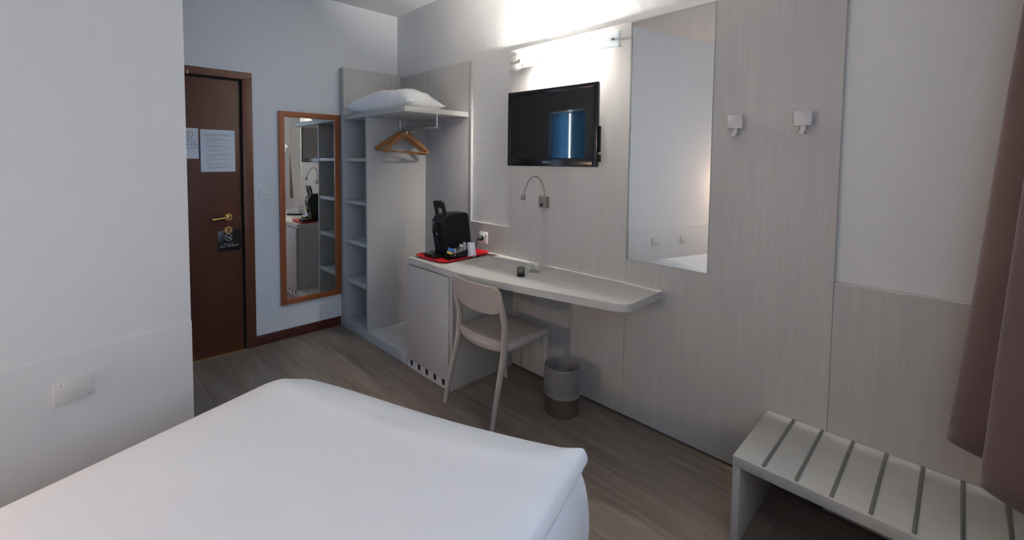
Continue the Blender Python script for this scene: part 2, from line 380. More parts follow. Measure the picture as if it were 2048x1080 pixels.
# ------------------------------------------------------------------ things on the door and door wall
def yz(y, z, x, rot=0., s=1):      # text plane on a wall facing +x (reads left to right towards +y)
    return Matrix.Translation((x, y, z)) @ Matrix(((0, 0, 1, 0), (1, 0, 0, 0), (0, 1, 0, 0), (0, 0, 0, 1))) @ Matrix.Rotation(rot, 4, 'Z')
nt_ = thing('paper_notice', 'white printed sheet taped on the brown door above the brass handle', 'paper', (-.0095, -1.505, 1.358))
mk('sheet', B(-.0095, -.0085, -1.617, -1.394, 1.358, 1.661), 'paper', nt_)
bm = bmesh.new()
lines = [(.93, -.085, .085), (.915, -.07, .08)]
z = 1.630
rows = [(-.088, .085, .004, 1), (-.080, .080, .003, 1), None, (-.088, .02, .002, 0), (-.076, .055, .002, 1), (-.076, .083, .001, 0), (-.076, -.03, .002, 0), (-.076, .055, .001, 0), None,
        (-.085, .03, .002, 0), (-.076, .083, .002, 1), (-.076, -.03, .001, 0), (-.070, .08, .001, 0), (-.070, -.01, .002, 0), (-.06, .03, .001, 0), None,
        (-.085, .05, .002, 0), (-.074, .083, .002, 1), (-.074, -.03, .001, 0), (-.074, -.01, .002, 0), (-.074, .075, .001, 0), (-.074, -.02, .002, 0), None,
        (-.085, .01, .001, 0), (-.066, .083, .002, 1), (-.07, -.05, .001, 0), (-.07, .083, .001, 0), (-.07, .065, .002, 0), (-.07, -.02, .002, 0)]
rr = random.Random(3)
for r_ in rows:
    if r_ is None: z -= .010; continue
    y = -1.505+r_[0]
    while y < -1.505+r_[1]:
        wd = rr.uniform(.007, .022); box(bm, -.0086, -.0082, y, min(y+wd, -1.505+r_[1]), z-.0016-r_[2]*.4, z+.0006); y += wd+.0028
    z -= .0088
mk('print', bm, 'ink', nt_)
mk('folder_edge', B(-.0097, -.0092, -1.6235, -1.6175, 1.40, 1.58), 'bluepl', nt_)
fp = thing('floor_plan_sheet', 'white sheet with an evacuation floor plan, left of the printed notice on the door', 'paper', (-.0095, -1.73, 1.45))
mk('sheet', B(-.0095, -.0085, -1.83, -1.629, 1.452, 1.666), 'paper', fp)
bm = bmesh.new()
def seg(y0, z0, y1, z1, w=.0022):
    a = Vector((0, y0, z0)); b = Vector((0, y1, z1)); d = (b-a).normalized(); n = Vector((0, -d.z, d.y))*w/2
    prism(bm, [((a+n).y, (a+n).z), ((b+n).y, (b+n).z), ((b-n).y, (b-n).z), ((a-n).y, (a-n).z)], -.0087, -.0081, 'x')
pl = [(-1.79, 1.64), (-1.665, 1.64), (-1.662, 1.618), (-1.675, 1.598), (-1.69, 1.596), (-1.69, 1.573), (-1.648, 1.571), (-1.632, 1.535), (-1.66, 1.523), (-1.79, 1.518)]
for a, b in zip(pl, pl[1:]): seg(*a, *b)
for y0, z0, y1, z1 in ((-1.70, 1.64, -1.70, 1.52), (-1.685, 1.64, -1.685, 1.61), (-1.72, 1.61, -1.665, 1.61), (-1.67, 1.57, -1.67, 1.53), (-1.72, 1.55, -1.64, 1.55), (-1.655, 1.57, -1.652, 1.53), (-1.715, 1.535, -1.69, 1.535)): seg(y0, z0, y1, z1, .0016)
mk('plan_drawing', bm, 'inkdark', fp)
sg = thing('door_sign', 'small black no smoking card hanging from the brass keyhole of the door', 'sign', (-.009, -1.447, .77))
bm = bmesh.new(); prism(bm, rrect(-1.525, -1.371, .768, .925, .012), -.0098, -.0072, 'x', bev=.0004)
xf(bm, Matrix.Translation((0, -1.447, .925)) @ Matrix.Rotation(.035, 4, 'X') @ Matrix.Translation((0, 1.447, -.925)))
mk('card', bm, 'blackpl', sg)
bm = bmesh.new(); cz, cyy = .871, -1.451
ring = [Vector((-.0060, cyy+.0235*math.cos(2*PI*i/32), cz+.0235*math.sin(2*PI*i/32))) for i in range(33)]
tube(bm, ring, .0022, 6, caps=False)
seg_ = [(-.0060, cyy-.016, cz+.015), (-.0060, cyy+.016, cz-.015)]; tube(bm, seg_, .0019, 6)
box(bm, -.0068, -.0056, cyy-.014, cyy+.010, cz-.005, cz+.000); 
tube(bm, catmull([(-.0060, cyy+.006, cz+.003), (-.0060, cyy+.012, cz+.007), (-.0060, cyy+.006, cz+.012)], 4), .0014, 6)
mk('no_smoking_symbol', bm, 'signwhite', sg)
bm = text_bm('thank you for', .0125, yz(-1.450, .824, -.0064, .035)); mk('small_lettering', bm, 'signwhite', sg, smooth=None)
bm = text_bm('NOT - SMOKING', .0165, yz(-1.447, .806, -.0064, .035)); mk('lettering', bm, 'signwhite', sg, smooth=None)

sw = thing('light_switch', 'white light switch with a small socket below, between door and framed mirror', 'switch', (0, -1.197, 1.134))
bm = bmesh.new(); vs = box(bm, 0, .012, -1.241, -1.153, 1.134, 1.222)
for v in vs:
    if v.co.x > .006: v.co.y = -1.197+(v.co.y+1.197)*.86; v.co.z = 1.178+(v.co.z-1.178)*.86
bmesh.ops.bevel(bm, geom=bm.edges[:], offset=.002, segments=2, affect='EDGES'); mk('plate', bm, 'white', sw)
bm = bmesh.new(); prism(bm, rrect(-1.223, -1.166, 1.181, 1.207, .006), .010, .016, 'x', bev=.002); mk('rocker', bm, 'white', sw)
bm = bmesh.new()
for yy, zz in ((-1.206, 1.163), (-1.197, 1.158), (-1.188, 1.163)): cyl(bm, (.0118, yy, zz), (.0124, yy, zz), .0026, 10)
mk('socket_holes', bm, 'dark', sw)

fm = thing('framed_mirror', 'tall mirror in an orange cherry wood frame beside the open wardrobe', 'mirror', (0, -.831, .281))
bm = bmesh.new(); Y0, Y1, Z0, Z1 = -1.087, -.578, .281, 1.830; wy = .043
for args in ((Y0, Y0+wy, Z0, Z1), (Y1-wy, Y1, Z0, Z1), (Y0+wy, Y1-wy, Z0, Z0+wy), (Y0+wy, Y1-wy, Z1-wy, Z1)): box(bm, .002, .026, *args, bev=.0015)
mk('frame', bm, 'cherry', fm); mk('mirror_glass', B(.002, .012, Y0+wy, Y1-wy, Z0+wy, Z1-wy), 'mirror', fm, smooth=None)

# ------------------------------------------------------------------ open wardrobe
wd = thing('open_wardrobe', 'pale grey oak open wardrobe with narrow cubby shelves filling the corner', 'wardrobe', (.52, -.29, 0))
mk('side_panel', B(.0145, .086, -.572, -.0, 0, 2.230, bev=.001), 'lam', wd)
mk('back_panel', B(.087, 1.036, -.0, .019, 0, 2.216, bev=.001), 'lam', wd)
mk('panel_edge', B(1.0365, 1.066, -.001, .0195, .982, 2.216, bev=.001), 'lam', wd)
mk('divider', B(.456, .479, -.572, -.001, .072, 1.785, bev=.001), 'lam', wd)
mk('hat_shelf', B(.087, 1.034, -.588, -.001, 1.786, 1.823, bev=.001), 'lam_h', wd)
for z0, z1 in ((1.437, 1.464), (1.083, 1.111), (.746, .777), (.409, .444)):
    mk('shelf', B(.087, .455, -.568, -.001, z0, z1, bev=.001), 'lam_h', wd)
mk('plinth', B(.087, 1.034, -.572, -.001, 0, .072, bev=.001), 'lam_h', wd)
rl = bmesh.new()
tube(rl, [(.505, -.285, 1.700), (1.015, -.285, 1.700)], 0, 20, flat=[(.015, .009)]*2, up=(0, 0, 1))
rail = mk('hanging_rail', rl, plain('rail_steel', (.5, .5, .5), .14, 1.), wd)
for x in (.512, 1.005):
    bm = bmesh.new(); cyl(bm, (x, -.285, 1.705), (x, -.285, 1.7855), .0045, 12); cyl(bm, (x, -.285, 1.781), (x, -.285, 1.7858), .011, 16); box(bm, x-.008, x+.008, -.297, -.273, 1.684, 1.716, bev=.003)
    mk('rail_post', bm, 'chrome', rail)

def hanger(x, rot, label, tilt):
    t = thing('clothes_hanger', label, 'hanger', (x, -.285, 1.655), 'wooden hangers on the rail')
    bm = bmesh.new()
    for s_ in (-1, 1):
        pts = catmull([(0, 0, 0), (0, s_*.03, -.004), (0, s_*.09, -.045), (0, s_*.16, -.095), (0, s_*.215, -.138)], 6)
        pts = [Vector((p.x+.018*(abs(p.y)/.215)**2, p.y, p.z)) for p in pts]
        m_ = len(pts); fl = [(.027-.013*i/(m_-1), .008+.010*min(1, i/(m_-1))) for i in range(m_)]
        tube(bm, pts, 0, 14, flat=fl, up=(0, 0, 1))
    mk('shoulder_bar', bm, 'hanger', None); o = bpy.data.objects[-1] if False else COL.objects[-1]
    o.parent = t; o.location = (0, 0, o.location.z)
    bm = bmesh.new(); cyl(bm, (.018, -.205, -.140), (.018, .205, -.140), .0065, 12); o2 = mk('trouser_bar', bm, 'hanger', None); o2.parent = t
    bm = bmesh.new(); tube(bm, catmull([(0, 0, .0), (0, 0, .028), (-.014, 0, .040), (-.0165, 0, .055), (0, 0, .070), (.0165, 0, .058), (.017, 0, .048)], 6), .0022, 8)
    cyl(bm, (0, 0, .008), (0, 0, .024), .005, 12)
    o3 = mk('hook', bm, 'chrome', None); o3.parent = t
    t.rotation_euler = (tilt, 0, rot)
    return t
# hook local frame is turned so it closes over the rail (rail runs along x)
def fix_hook(t):
    for c in t.children:
        if c.name.startswith('hook'): c.rotation_euler = (0, 0, PI/2)
hg1 = hanger(.612, .03, 'front beech wooden clothes hanger on the wardrobe rail', -.02); fix_hook(hg1)
hg2 = hanger(.550, -.20, 'rear beech wooden clothes hanger, mostly hidden behind the front one', -.09); fix_hook(hg2)

# pillow on the hat shelf
def pillow_mesh(cx, cy, z0, L, Wd, H, rot, tilt=0):
    bm = bmesh.new(); nu, nv = 44, 32
    def f(u, v, top):
        # u,v in -1..1
        e = (max(0, 1-abs(u)**2.6)*max(0, 1-abs(v)**2.6))**.55
        pin = 1-.10*(1-abs(u)**2)*abs(v)**3; pin2 = 1-.07*(1-abs(v)**2)*abs(u)**3
        x = u*L/2*pin2; y = v*Wd/2*pin
        nz = noise.noise(Vector((u*2.3+1, v*2.0, .3)))*.12 + (abs(noise.noise(Vector((u*3.5+v*2, v*3, 2))))-.2)*.16
        if top: z = H*.72*e*(1+nz)
        else: z = -H*.28*min(1, e*1.6)
        return Vector((x, y, z))
    R = Matrix.Translation((cx, cy, z0+H*.28)) @ Matrix.Rotation(rot, 4, 'Z') @ Matrix.Rotation(tilt, 4, 'X')
    G = {}
    for t_ in (0, 1):
        for i in range(nu+1):
            for j in range(nv+1):
                rim = i in (0, nu) or j in (0, nv)
                key = (i, j, 0 if rim else t_)
                if key not in G: G[key] = bm.verts.new(R @ f(-1+2*i/nu, -1+2*j/nv, t_ == 1))
    for t_ in (0, 1):
        for i in range(nu):
            for j in range(nv):
                q = []
                for a, b in ((i, j), (i+1, j), (i+1, j+1), (i, j+1)):
                    rim = a in (0, nu) or b in (0, nv); q.append(G[(a, b, 0 if rim else t_)])
                bm.faces.new(q if t_ else q[::-1])
    return bm
p_ = mk('pillow', pillow_mesh(.525, -.345, 1.8245, .73, .42, .185, .20), 'pillow', smooth=60)
tag(p_, 'plump white pillow lying on the top shelf of the open wardrobe', 'pillow')

# ------------------------------------------------------------------ minibar cabinet and desk
cb = thing('minibar_cabinet', 'pale laminate cabinet with closed door and vent holes under the desk end', 'cabinet', (1.277, -.29, 0))
bm = bmesh.new(); box(bm, 1.042, 1.062, -.553, -.001, .0, .730); box(bm, 1.497, 1.517, -.560, -.001, 0, .730, .001); box(bm, 1.062, 1.497, -.02, -.001, 0, .73); box(bm, 1.062, 1.497, -.553, -.02, .708, .73); box(bm, 1.062, 1.497, -.54, -.02, .06, .075)
mk('body', bm, 'lam', cb)
mk('door', B(1.047, 1.494, -.577, -.556, .060, .724, bev=.001), 'lam', cb)
bm = bmesh.new()
pts = [(1.047, 0), (1.494, 0), (1.494, .056)]
for k in range(4, -1, -1):
    cx = 1.093+k*.0885; r = .0165
    pts += [(cx+r, .056)] + [(cx+r*math.cos(a), .034+(-r*1.15)*math.sin(a)) for a in [PI*i/8 for i in range(9)]] + [(cx-r, .056)]
pts += [(1.047, .056)]
prism(bm, pts, -.5735, -.5715, 'y'); mk('vent_strip', bm, 'lamedge', cb, smooth=None)
mk('vent_shade_sheet', B(1.050, 1.492, -.571, -.545, .002, .0575), 'dark', cb)  # near-black sheet paints the shade seen through the notches
mk('door_edge', B(1.4942, 1.4968, -.577, -.556, .060, .724), 'lamedge', cb)

fr = [(1.040, -.562), (1.20, -.568), (1.35, -.574), (1.50, -.579), (1.62, -.574), (1.76, -.552), (1.894, -.526), (2.05, -.494), (2.19, -.461), (2.36, -.420), (2.50, -.385)]
out = [(p.x, p.y) for p in catmull([(x, y, 0) for x, y in fr], 4)]
out += [(2.530, -.374), (2.552, -.358), (2.566, -.334), (2.571, -.305), (2.571, -.001), (1.040, -.001)]
dk = thing('desk', 'long wall-mounted pale desk top curving narrower towards the mirror', 'desk', (1.8, -.28, .731))
bm = bmesh.new(); prism(bm, out, .7315, .771, bev=.0012); mk('worktop', bm, 'lam_h', dk)
bm = bmesh.new(); box(bm, 1.318, 1.402, -.098, -.030, .7700, .7716); gr = mk('cable_grommet', bm, 'satin', dk)
bm = bmesh.new()
for k in range(5): box(bm, 1.324, 1.396, -.092+k*.0125, -.086+k*.0125, .7712, .7719)
mk('grommet_brush', bm, 'dark', gr)

# ------------------------------------------------------------------ tray and coffee
RT = Matrix.Translation((1.195, -.285, .772)) @ Matrix.Rotation(math.radians(3), 4, 'Z')
ty = thing('serving_tray', 'red plastic tray with raised rim at the left end of the desk', 'tray', (1.195, -.285, .772))
bm = bmesh.new(); n = 7
def ringpts(hx, hy, r, z): return [bm.verts.new(RT @ Vector((x, y, z))) for x, y in rrect(-hx, hx, -hy, hy, r, n)]
secs = [(.118, .188, .030, .0), (.150, .218, .045, .001), (.160, .230, .050, .015), (.1635, .2335, .052, .016), (.1635, .2335, .052, .0135), (.1585, .2285, .050, .0125), (.1475, .2155, .044, .0035), (.118, .188, .030, .003)]
secs = [(.118, .188, .030, .0), (.146, .216, .045, .0), (.158, .229, .050, .0135), (.1655, .236, .054, .0135), (.1655, .236, .054, .0165), (.156, .226, .050, .0165), (.144, .214, .044, .0035), (.118, .188, .030, .003)]
rings = [ringpts(*s_) for s_ in secs]
for a, b in zip(rings, rings[1:]):
    for i in range(len(a)): bm.faces.new((a[i], a[(i+1) % len(a)], b[(i+1) % len(a)], b[i]))
bm.faces.new(rings[0][::-1]); bm.faces.new(rings[-1]); mk('tray_body', bm, 'red', ty)

cm = thing('coffee_machine', 'slim black capsule coffee machine with raised lever, standing on the red tray', 'coffee machine', (1.165, -.29, .7755))
side = [(-.400, .800), (-.392, .93), (-.400, 1.005), (-.392, 1.040), (-.352, 1.078), (-.30, 1.084), (-.18, 1.081), (-.150, 1.070), (-.140, 1.040), (-.118, .7765), (-.375, .7765)]
side = [(-.378, .7765), (-.385, .86), (-.402, .95), (-.412, 1.01), (-.405, 1.035), (-.375, 1.068), (-.33, 1.076), (-.19, 1.076), (-.168, 1.066), (-.157, 1.045), (-.120, .7765)]
bm = bmesh.new(); prism(bm, side, 1.104, 1.222, 'x')
es = [e for e in bm.edges if abs(e.verts[0].co.x-e.verts[1].co.x) < 1e-6]
bmesh.ops.bevel(bm, geom=es, offset=.008, segments=3, affect='EDGES'); mk('housing', bm, 'blackmat', cm)
bm = bmesh.new(); box(bm, 1.114, 1.212, -.414, -.396, .955, 1.02, bev=.006); mk('brew_head', bm, 'blackpl', cm)
bm = bmesh.new(); cyl(bm, (1.163, -.398, .882), (1.163, -.398, .900), .012, 16); box(bm, 1.145, 1.181, -.412, -.375, .893, .908, bev=.004); mk('coffee_spout', bm, 'blackpl', cm)
bm = bmesh.new(); prism(bm, rrect(1.100, 1.226, -.484, -.375, .020), .7765, .806, bev=.004); mk('drip_tray', bm, 'blackpl', cm)
bm = bmesh.new(); cyl(bm, (1.163, -.400, .935), (1.163, -.4075, .935), .010, 20); mk('power_button', bm, 'chrome', cm)
# lever: a loop sticking up and leaning to the front
bm = bmesh.new()
RH = Matrix.Translation((1.163, -.368, 1.062)) @ Matrix.Rotation(math.radians(14), 4, 'X')
o_ = rrect(-.053, .053, -.005, .108, .014, 4); i_ = rrect(-.031, .031, .008, .058, .006, 4)
def loopring(pts, y): return [bm.verts.new(RH @ Vector((x, y, z))) for x, z in pts]
a0, a1 = loopring(o_, -.009), loopring(o_, .009); b0, b1 = loopring(i_, -.009), loopring(i_, .009); k = len(a0)
for q in range(k):
    w_ = (q+1) % k
    bm.faces.new((a0[q], a0[w_], a1[w_], a1[q])); bm.faces.new((b0[q], b1[q], b1[w_], b0[w_]))
    bm.faces.new((a0[q], b0[q], b0[w_], a0[w_])); bm.faces.new((a1[q], a1[w_], b1[w_], b1[q]))
mk('lever', bm, 'blackpl', cm)

# sachet caddy
RC = Matrix.Translation((1.292, -.335, .7755)) @ Matrix.Rotation(math.radians(-10), 4, 'Z')
cd = thing('sachet_caddy', 'small open black caddy of sugar and milk sachets on the red tray', 'caddy', (1.292, -.335, .7755))
bm = bmesh.new()
box(bm, -.042, .042, -.085, .165, 0, .004, bev=.001); box(bm, -.036, .036, -.072, -.069, .004, .040); box(bm, -.036, .036, .066, .069, .004, .058)
prism(bm, [(-.072, .004), (.069, .004), (.069, .058), (-.072, .036)], -.036, -.0335, 'x'); prism(bm, [(-.072, .004), (.069, .004), (.069, .058), (-.072, .036)], .0335, .036, 'x')
mk('caddy_body', xf(bm, RC), 'blackpl', cd)
def sachet(px, py, pz, rx, ry, rz, w_, l_, mats, label, nm='sachet', grp='sachets in the caddy'):
    bm = bmesh.new(); nu, nv = 8, 10; G = {}
    for t_ in (0, 1):
        for i in range(nu+1):
            for j in range(nv+1):
                u, v = -1+2*i/nu, -1+2*j/nv; rim = i in (0, nu) or j in (0, nv); key = (i, j, 0 if rim else t_)
                if key not in G: G[key] = bm.verts.new((u*w_/2, v*l_/2, (0 if rim else (1 if t_ else -1)*.0035*((1-u**4)*(1-v**4)))+.0007*math.sin(9*u+7*v)))
    for t_ in (0, 1):
        for i in range(nu):
            for j in range(nv):
                q = [G[(a, b, 0 if (a in (0, nu) or b in (0, nv)) else t_)] for a, b in ((i, j), (i+1, j), (i+1, j+1), (i, j+1))]
                f = bm.faces.new(q if t_ else q[::-1]); f.material_index = 1 if (len(mats) > 1 and j < nv*.55) else 0
    R = RC @ Matrix.Translation((px, py, pz)) @ Matrix.Rotation(rz, 4, 'Z') @ Matrix.Rotation(ry, 4, 'Y') @ Matrix.Rotation(rx, 4, 'X')
    o = mk(nm, xf(bm, R), None, mats=mats); tag(o, label, 'sachet', grp); return o
sachet(.004, -.058, .046, 1.25, .1, .2, .052, .062, ['blue', 'yellow'], 'sachet with blue and yellow print at the front of the black caddy')
sachet(.010, -.036, .044, 1.1, -.2, .5, .048, .058, ['foil'], 'silver foil sachet just behind the blue and yellow one')
sachet(.012, -.008, .046, 1.2, .3, -.3, .048, .056, ['foil'], 'silver foil sachet in the middle of the caddy')
sachet(.006, .018, .050, 1.0, -.1, .3, .050, .058, ['foil'], 'silver foil sachet nearest the white paper cups')
sachet(-.008, .040, .058, 1.35, 0, .1, .048, .066, ['paper'], 'white paper sachet standing upright at the back of the caddy')
sachet(.010, .056, .070, 1.5, .1, -.1, .046, .075, ['paper', 'cup'], 'tall white printed sachet leaning on the upturned paper cup')
cp = thing('paper_cup', 'upturned white paper cup behind the black caddy on the red tray', 'cup', (*(RC @ Vector((.004, .116, 0))).xy, .7795))
c_ = RC @ Vector((.004, .116, 0))
bm = bmesh.new(); lathe(bm, c_.x, c_.y, [(.0385, .7800), (.0395, .7815), (.0385, .7835), (.0375, .784), (.0275, .868), (.0262, .872), (.024, .8725), (.0225, .8685)], 36, False, True)
mk('cup_body', bm, 'cup', cp)

# wall socket and the machine's cord
so = thing('wall_socket', 'white square wall socket above the desk beside the coffee machine', 'socket', (1.212, -.001, .826))
bm = bmesh.new(); prism(bm, rrect(1.168, 1.256, .826, .912, .006), -.011, -.0005, 'y', bev=.002); mk('plate', bm, 'white', so)
bm = bmesh.new(); prism(bm, rrect(1.188, 1.236, .845, .893, .008), -.0135, -.010, 'y', bev=.001); mk('socket_insert', bm, 'whitelow', so)
pc = thing('power_cord', 'black plug and looped black cord running from socket to coffee machine', 'cord', (1.212, -.03, .84))
bm = bmesh.new(); lathe(bm, 0, 0, [(.018, 0), (.019, .012), (.016, .026), (.008, .036), (.005, .044)], 20, True, True)
xf(bm, Matrix.Translation((1.212, -.0135, .868)) @ Matrix.Rotation(math.radians(90), 4, 'X')); mk('plug', bm, 'blackpl', pc)
bm = bmesh.new()
tube(bm, catmull([(1.212, -.052, .868), (1.210, -.066, .855), (1.20, -.062, .825), (1.165, -.05, .812), (1.13, -.055, .825), (1.14, -.07, .840), (1.18, -.07, .832), (1.20, -.06, .81), (1.17, -.055, .792), (1.14, -.07, .7885), (1.15, -.095, .80), (1.155, -.1195, .815)], 8), .0032, 8)
mk('cable', bm, 'blackpl', pc)

# remote control
rm = thing('remote_control', 'small dark remote control lying on the desk beside the clear card stand', 'remote control', (1.855, -.30, .7715))
RR = Matrix.Translation((1.8425, -.295, .7715)) @ Matrix.Rotation(math.radians(50), 4, 'Z')
ang = math.atan2(-.358+.198-.01, 1.92-1.77); RR = Matrix.Translation((1.842, -.292, .7715)) @ Matrix.Rotation(ang, 4, 'Z')
bm = bmesh.new(); prism(bm, rrect(-.092, .092, -.022, .022, .010), 0, .018, bev=.004); mk('case', xf(bm, RR), 'blackmat', rm)
bm = bmesh.new()
for i in range(7):
    for j in range(3): box(bm, -.058+i*.017, -.049+i*.017, -.014+j*.010, -.007+j*.010, .0178, .0192, bev=.0008, seg=1)
mk('buttons', xf(bm, RR), 'ink', rm)

# clear tent card stand
st = thing('card_stand', 'clear acrylic tent stand holding a small white card on the desk', 'stand', (1.875, -.20, .7715))
RS = Matrix.Translation((1.877, -.205, .7715)) @ Matrix.Rotation(math.radians(-128), 4, 'Z')
def slab(p0, p1, hw, th):
    bm = bmesh.new(); p0 = Vector(p0); p1 = Vector(p1); d = (p1-p0).normalized(); n_ = Vector((d.z, 0, -d.x))*th/2
    prism(bm, [((p0+n_).x, (p0+n_).z), ((p1+n_).x, (p1+n_).z), ((p1-n_).x, (p1-n_).z), ((p0-n_).x, (p0-n_).z)], -hw, hw, 'y'); return bm
# local x: across the tent, local y: along the ridge
RS = Matrix.Translation((1.866, -.196, .7715)) @ Matrix.Rotation(math.radians(38), 4, 'Z')
mk('front_pane', xf(slab((-.030, 0, .002), (-.006, 0, .118), .035, .002), RS), 'acrylic', st, smooth=None)
mk('rear_pane', xf(slab((.034, 0, .002), (-.003, 0, .060), .035, .002), RS), 'acrylic', st, smooth=None)
mk('base_pane', xf(B(-.031, .036, -.035, .035, 0, .0022), RS), 'acrylic', st, smooth=None)
cdv = mk('card', xf(slab((-.026, 0, .010), (-.009, 0, .100), .028, .0008), RS), 'paper', st, smooth=None)
bm = slab((-.0127, 0, .084), (-.0112, 0, .092), .013, .0010); xf(bm, RS @ Matrix.Translation((-.0012, 0, 0))); mk('red_header', bm, plain('dark_red_print', (.35, .02, .03), .6), cdv, smooth=None)
bm = bmesh.new()
for k, hw in enumerate((.014, .016, .012, .016, .010)):
    z0 = .072-.0085*k; x0 = -.009-(.100-z0)*.017/.09; join(bm, slab((x0-.0012, 0, z0), (x0-.0008, 0, z0+.0022), hw, .0008))
mk('card_print', xf(bm, RS), 'ink', cdv, smooth=None)

# ------------------------------------------------------------------ wall lamp over the TV
LX0, LX1, LZ0, LZ1 = 1.560, 2.305, 2.083, 2.178
wl = thing('wall_lamp', 'long curved frosted glass wall lamp, lit, above the television', 'lamp', (1.93, -.02, LZ0))
mk('back_plate', B(1.66, 2.15, -.006, -.0005, 2.105, 2.165, bev=.002), 'white', wl)
mk('added_light_block', B(1.60, 1.745, -.034, -.0065, 2.090, 2.094), 'white', wl)  # unseen block, added to keep tube light off the wardrobe panel edge
mk('added_light_tray', B(1.765, 2.065, -.070, -.0345, 2.090, 2.094, bev=.001), 'diffuser', wl)  # unseen frosted tray, added and shortened to shape the downward light
bm = bmesh.new(); N_ = 40; rows_ = []
for k in range(N_+1):
    u = -1+2*k/N_; x = (LX0+LX1)/2+u*(LX1-LX0)/2; y = -.013-.078*(1-u*u)**.8
    hz = (LZ1-LZ0)/2*(1+.10*(1-u*u)); zc = (LZ0+LZ1)/2
    rows_.append([bm.verts.new((x, y+.006*((j-3)/3)**2, zc+hz*(j-3)/3)) for j in range(7)])
for a, b in zip(rows_, rows_[1:]):
    for j in range(6): bm.faces.new((a[j], b[j], b[j+1], a[j+1]))
o = mk('diffuser_glass', bm, 'diffuser', wl, smooth=60); sm = o.modifiers.new('thickness', 'SOLIDIFY'); sm.thickness = .003
bm = bmesh.new(); cyl(bm, (1.69, -.031, 2.136), (2.045, -.031, 2.136), .008, 16); tb = mk('lit_tube', bm, 'tube', wl)
for x, y in ((1.572, -.027), (2.270, -.036)):
    bm = bmesh.new(); box(bm, x-.006, x+.006, y-.004, -.0005, 2.122, 2.134, bev=.001); mk('mounting_screw', bm, 'satin', wl)

# ------------------------------------------------------------------ television
TVa, TVb = Vector((1.547, -.105, 0)), Vector((2.203, -.062, 0)); td = (TVb-TVa); TW = td.length
RTv = Matrix.Translation(TVa) @ Matrix.Rotation(math.atan2(td.y, td.x), 4, 'Z')   # local x right, -y to viewer
tv = thing('television', 'black flat television mounted on the wall above the desk', 'television', (1.875, -.05, 1.417))
z0, z1 = 1.416, 1.902
bm = bmesh.new(); bz = .024
for a_ in ((0, bz, z0, z1), (TW-bz-.004, TW, z0, z1), (bz, TW-bz-.004, z1-bz-.004, z1), (bz, TW-bz-.004, z0, z0+.052)): box(bm, a_[0], a_[1], 0, .018, a_[2], a_[3], bev=.003)
mk('bezel', xf(bm, RTv), 'blackpl', tv)
bm = bmesh.new(); box(bm, .004, TW-.004, .012, .030, z0+.004, z1-.004, bev=.004); box(bm, .10, TW-.10, .030, .050, z0+.06, z1-.10, bev=.01); mk('back_cover', xf(bm, RTv), 'blackmat', tv)
bm = bmesh.new(); box(bm, bz-.002, TW-bz-.002, .006, .012, z0+.050, z1-bz-.002); mk('screen', xf(bm, RTv), 'screen', tv, smooth=None)
bm = bmesh.new(); box(bm, TW, TW+.010, .010, .026, z0+.085, z0+.235, bev=.002); box(bm, TW-.004, TW+.010, .010, .030, z0+.030, z0+.072, bev=.002); mk('side_connectors', xf(bm, RTv), 'blackmat', tv)
bm = bmesh.new(); box(bm, .28, .38, .048, .062, 1.60, 1.72, bev=.003); box(bm, .31, .35, .062, .098, 1.62, 1.70); mk('wall_bracket', xf(bm, RTv), 'blackmat', tv)
RL = Matrix(((1, 0, 0, 0), (0, 0, -1, 0), (0, 1, 0, 0), (0, 0, 0, 1)))
bm = text_bm('HANN', .0135, RTv @ Matrix.Translation((.300, -.0004, z0+.026)) @ RL); mk('logo_lettering', bm, 'signwhite', tv, smooth=None)
bm = text_bm('spree', .0125, RTv @ Matrix.Translation((.340, -.0004, z0+.026)) @ RL); mk('logo_lettering', bm, 'ink', tv, smooth=None)

# ------------------------------------------------------------------ reading lamp
rd = thing('reading_lamp', 'small nickel gooseneck reading lamp on the wall under the television', 'lamp', (1.792, -.02, 1.146))
mk('wall_box', B(1.762, 1.822, -.034, -.0005, 1.146, 1.222, bev=.002), 'satin', rd)
bm = bmesh.new(); cyl(bm, (1.790, -.034, 1.166), (1.790, -.040, 1.166), .0085, 20); mk('switch_button', bm, 'dark', rd)
bm = bmesh.new(); cyl(bm, (1.799, -.020, 1.221), (1.799, -.020, 1.236), .006, 14)
tube(bm, catmull([(1.799, -.020, 1.230), (1.797, -.022, 1.262), (1.786, -.034, 1.312), (1.772, -.058, 1.343), (1.762, -.083, 1.350), (1.756, -.112, 1.338), (1.752, -.142, 1.300), (1.752, -.163, 1.258), (1.753, -.172, 1.236)], 6), .0046, 10)
mk('gooseneck', bm, 'satin', rd)
bm = bmesh.new(); a = Vector((1.753, -.170, 1.240)); d = Vector((.02, -.32, -1)).normalized()
tube(bm, [a, a+d*.006, a+d*.010, a+d*.036, a+d*.038], [.005, .009, .0135, .0145, .0125], 20); mk('lamp_head', bm, 'satin', rd)

# ------------------------------------------------------------------ tall frameless mirror
tm = thing('wall_mirror', 'tall frameless rectangular mirror on the panelled wall right of the television', 'mirror', (2.576, -.004, .905))
bm = bmesh.new(); box(bm, 2.364, 2.788, -.0030, -.0004, .905, 2.206); mk('glass_edge', bm, 'glassedge', tm, smooth=None)
mk('mirror_glass', B(2.3665, 2.7855, -.0044, -.0030, .9075, 2.2035), 'mirror', tm, smooth=None)

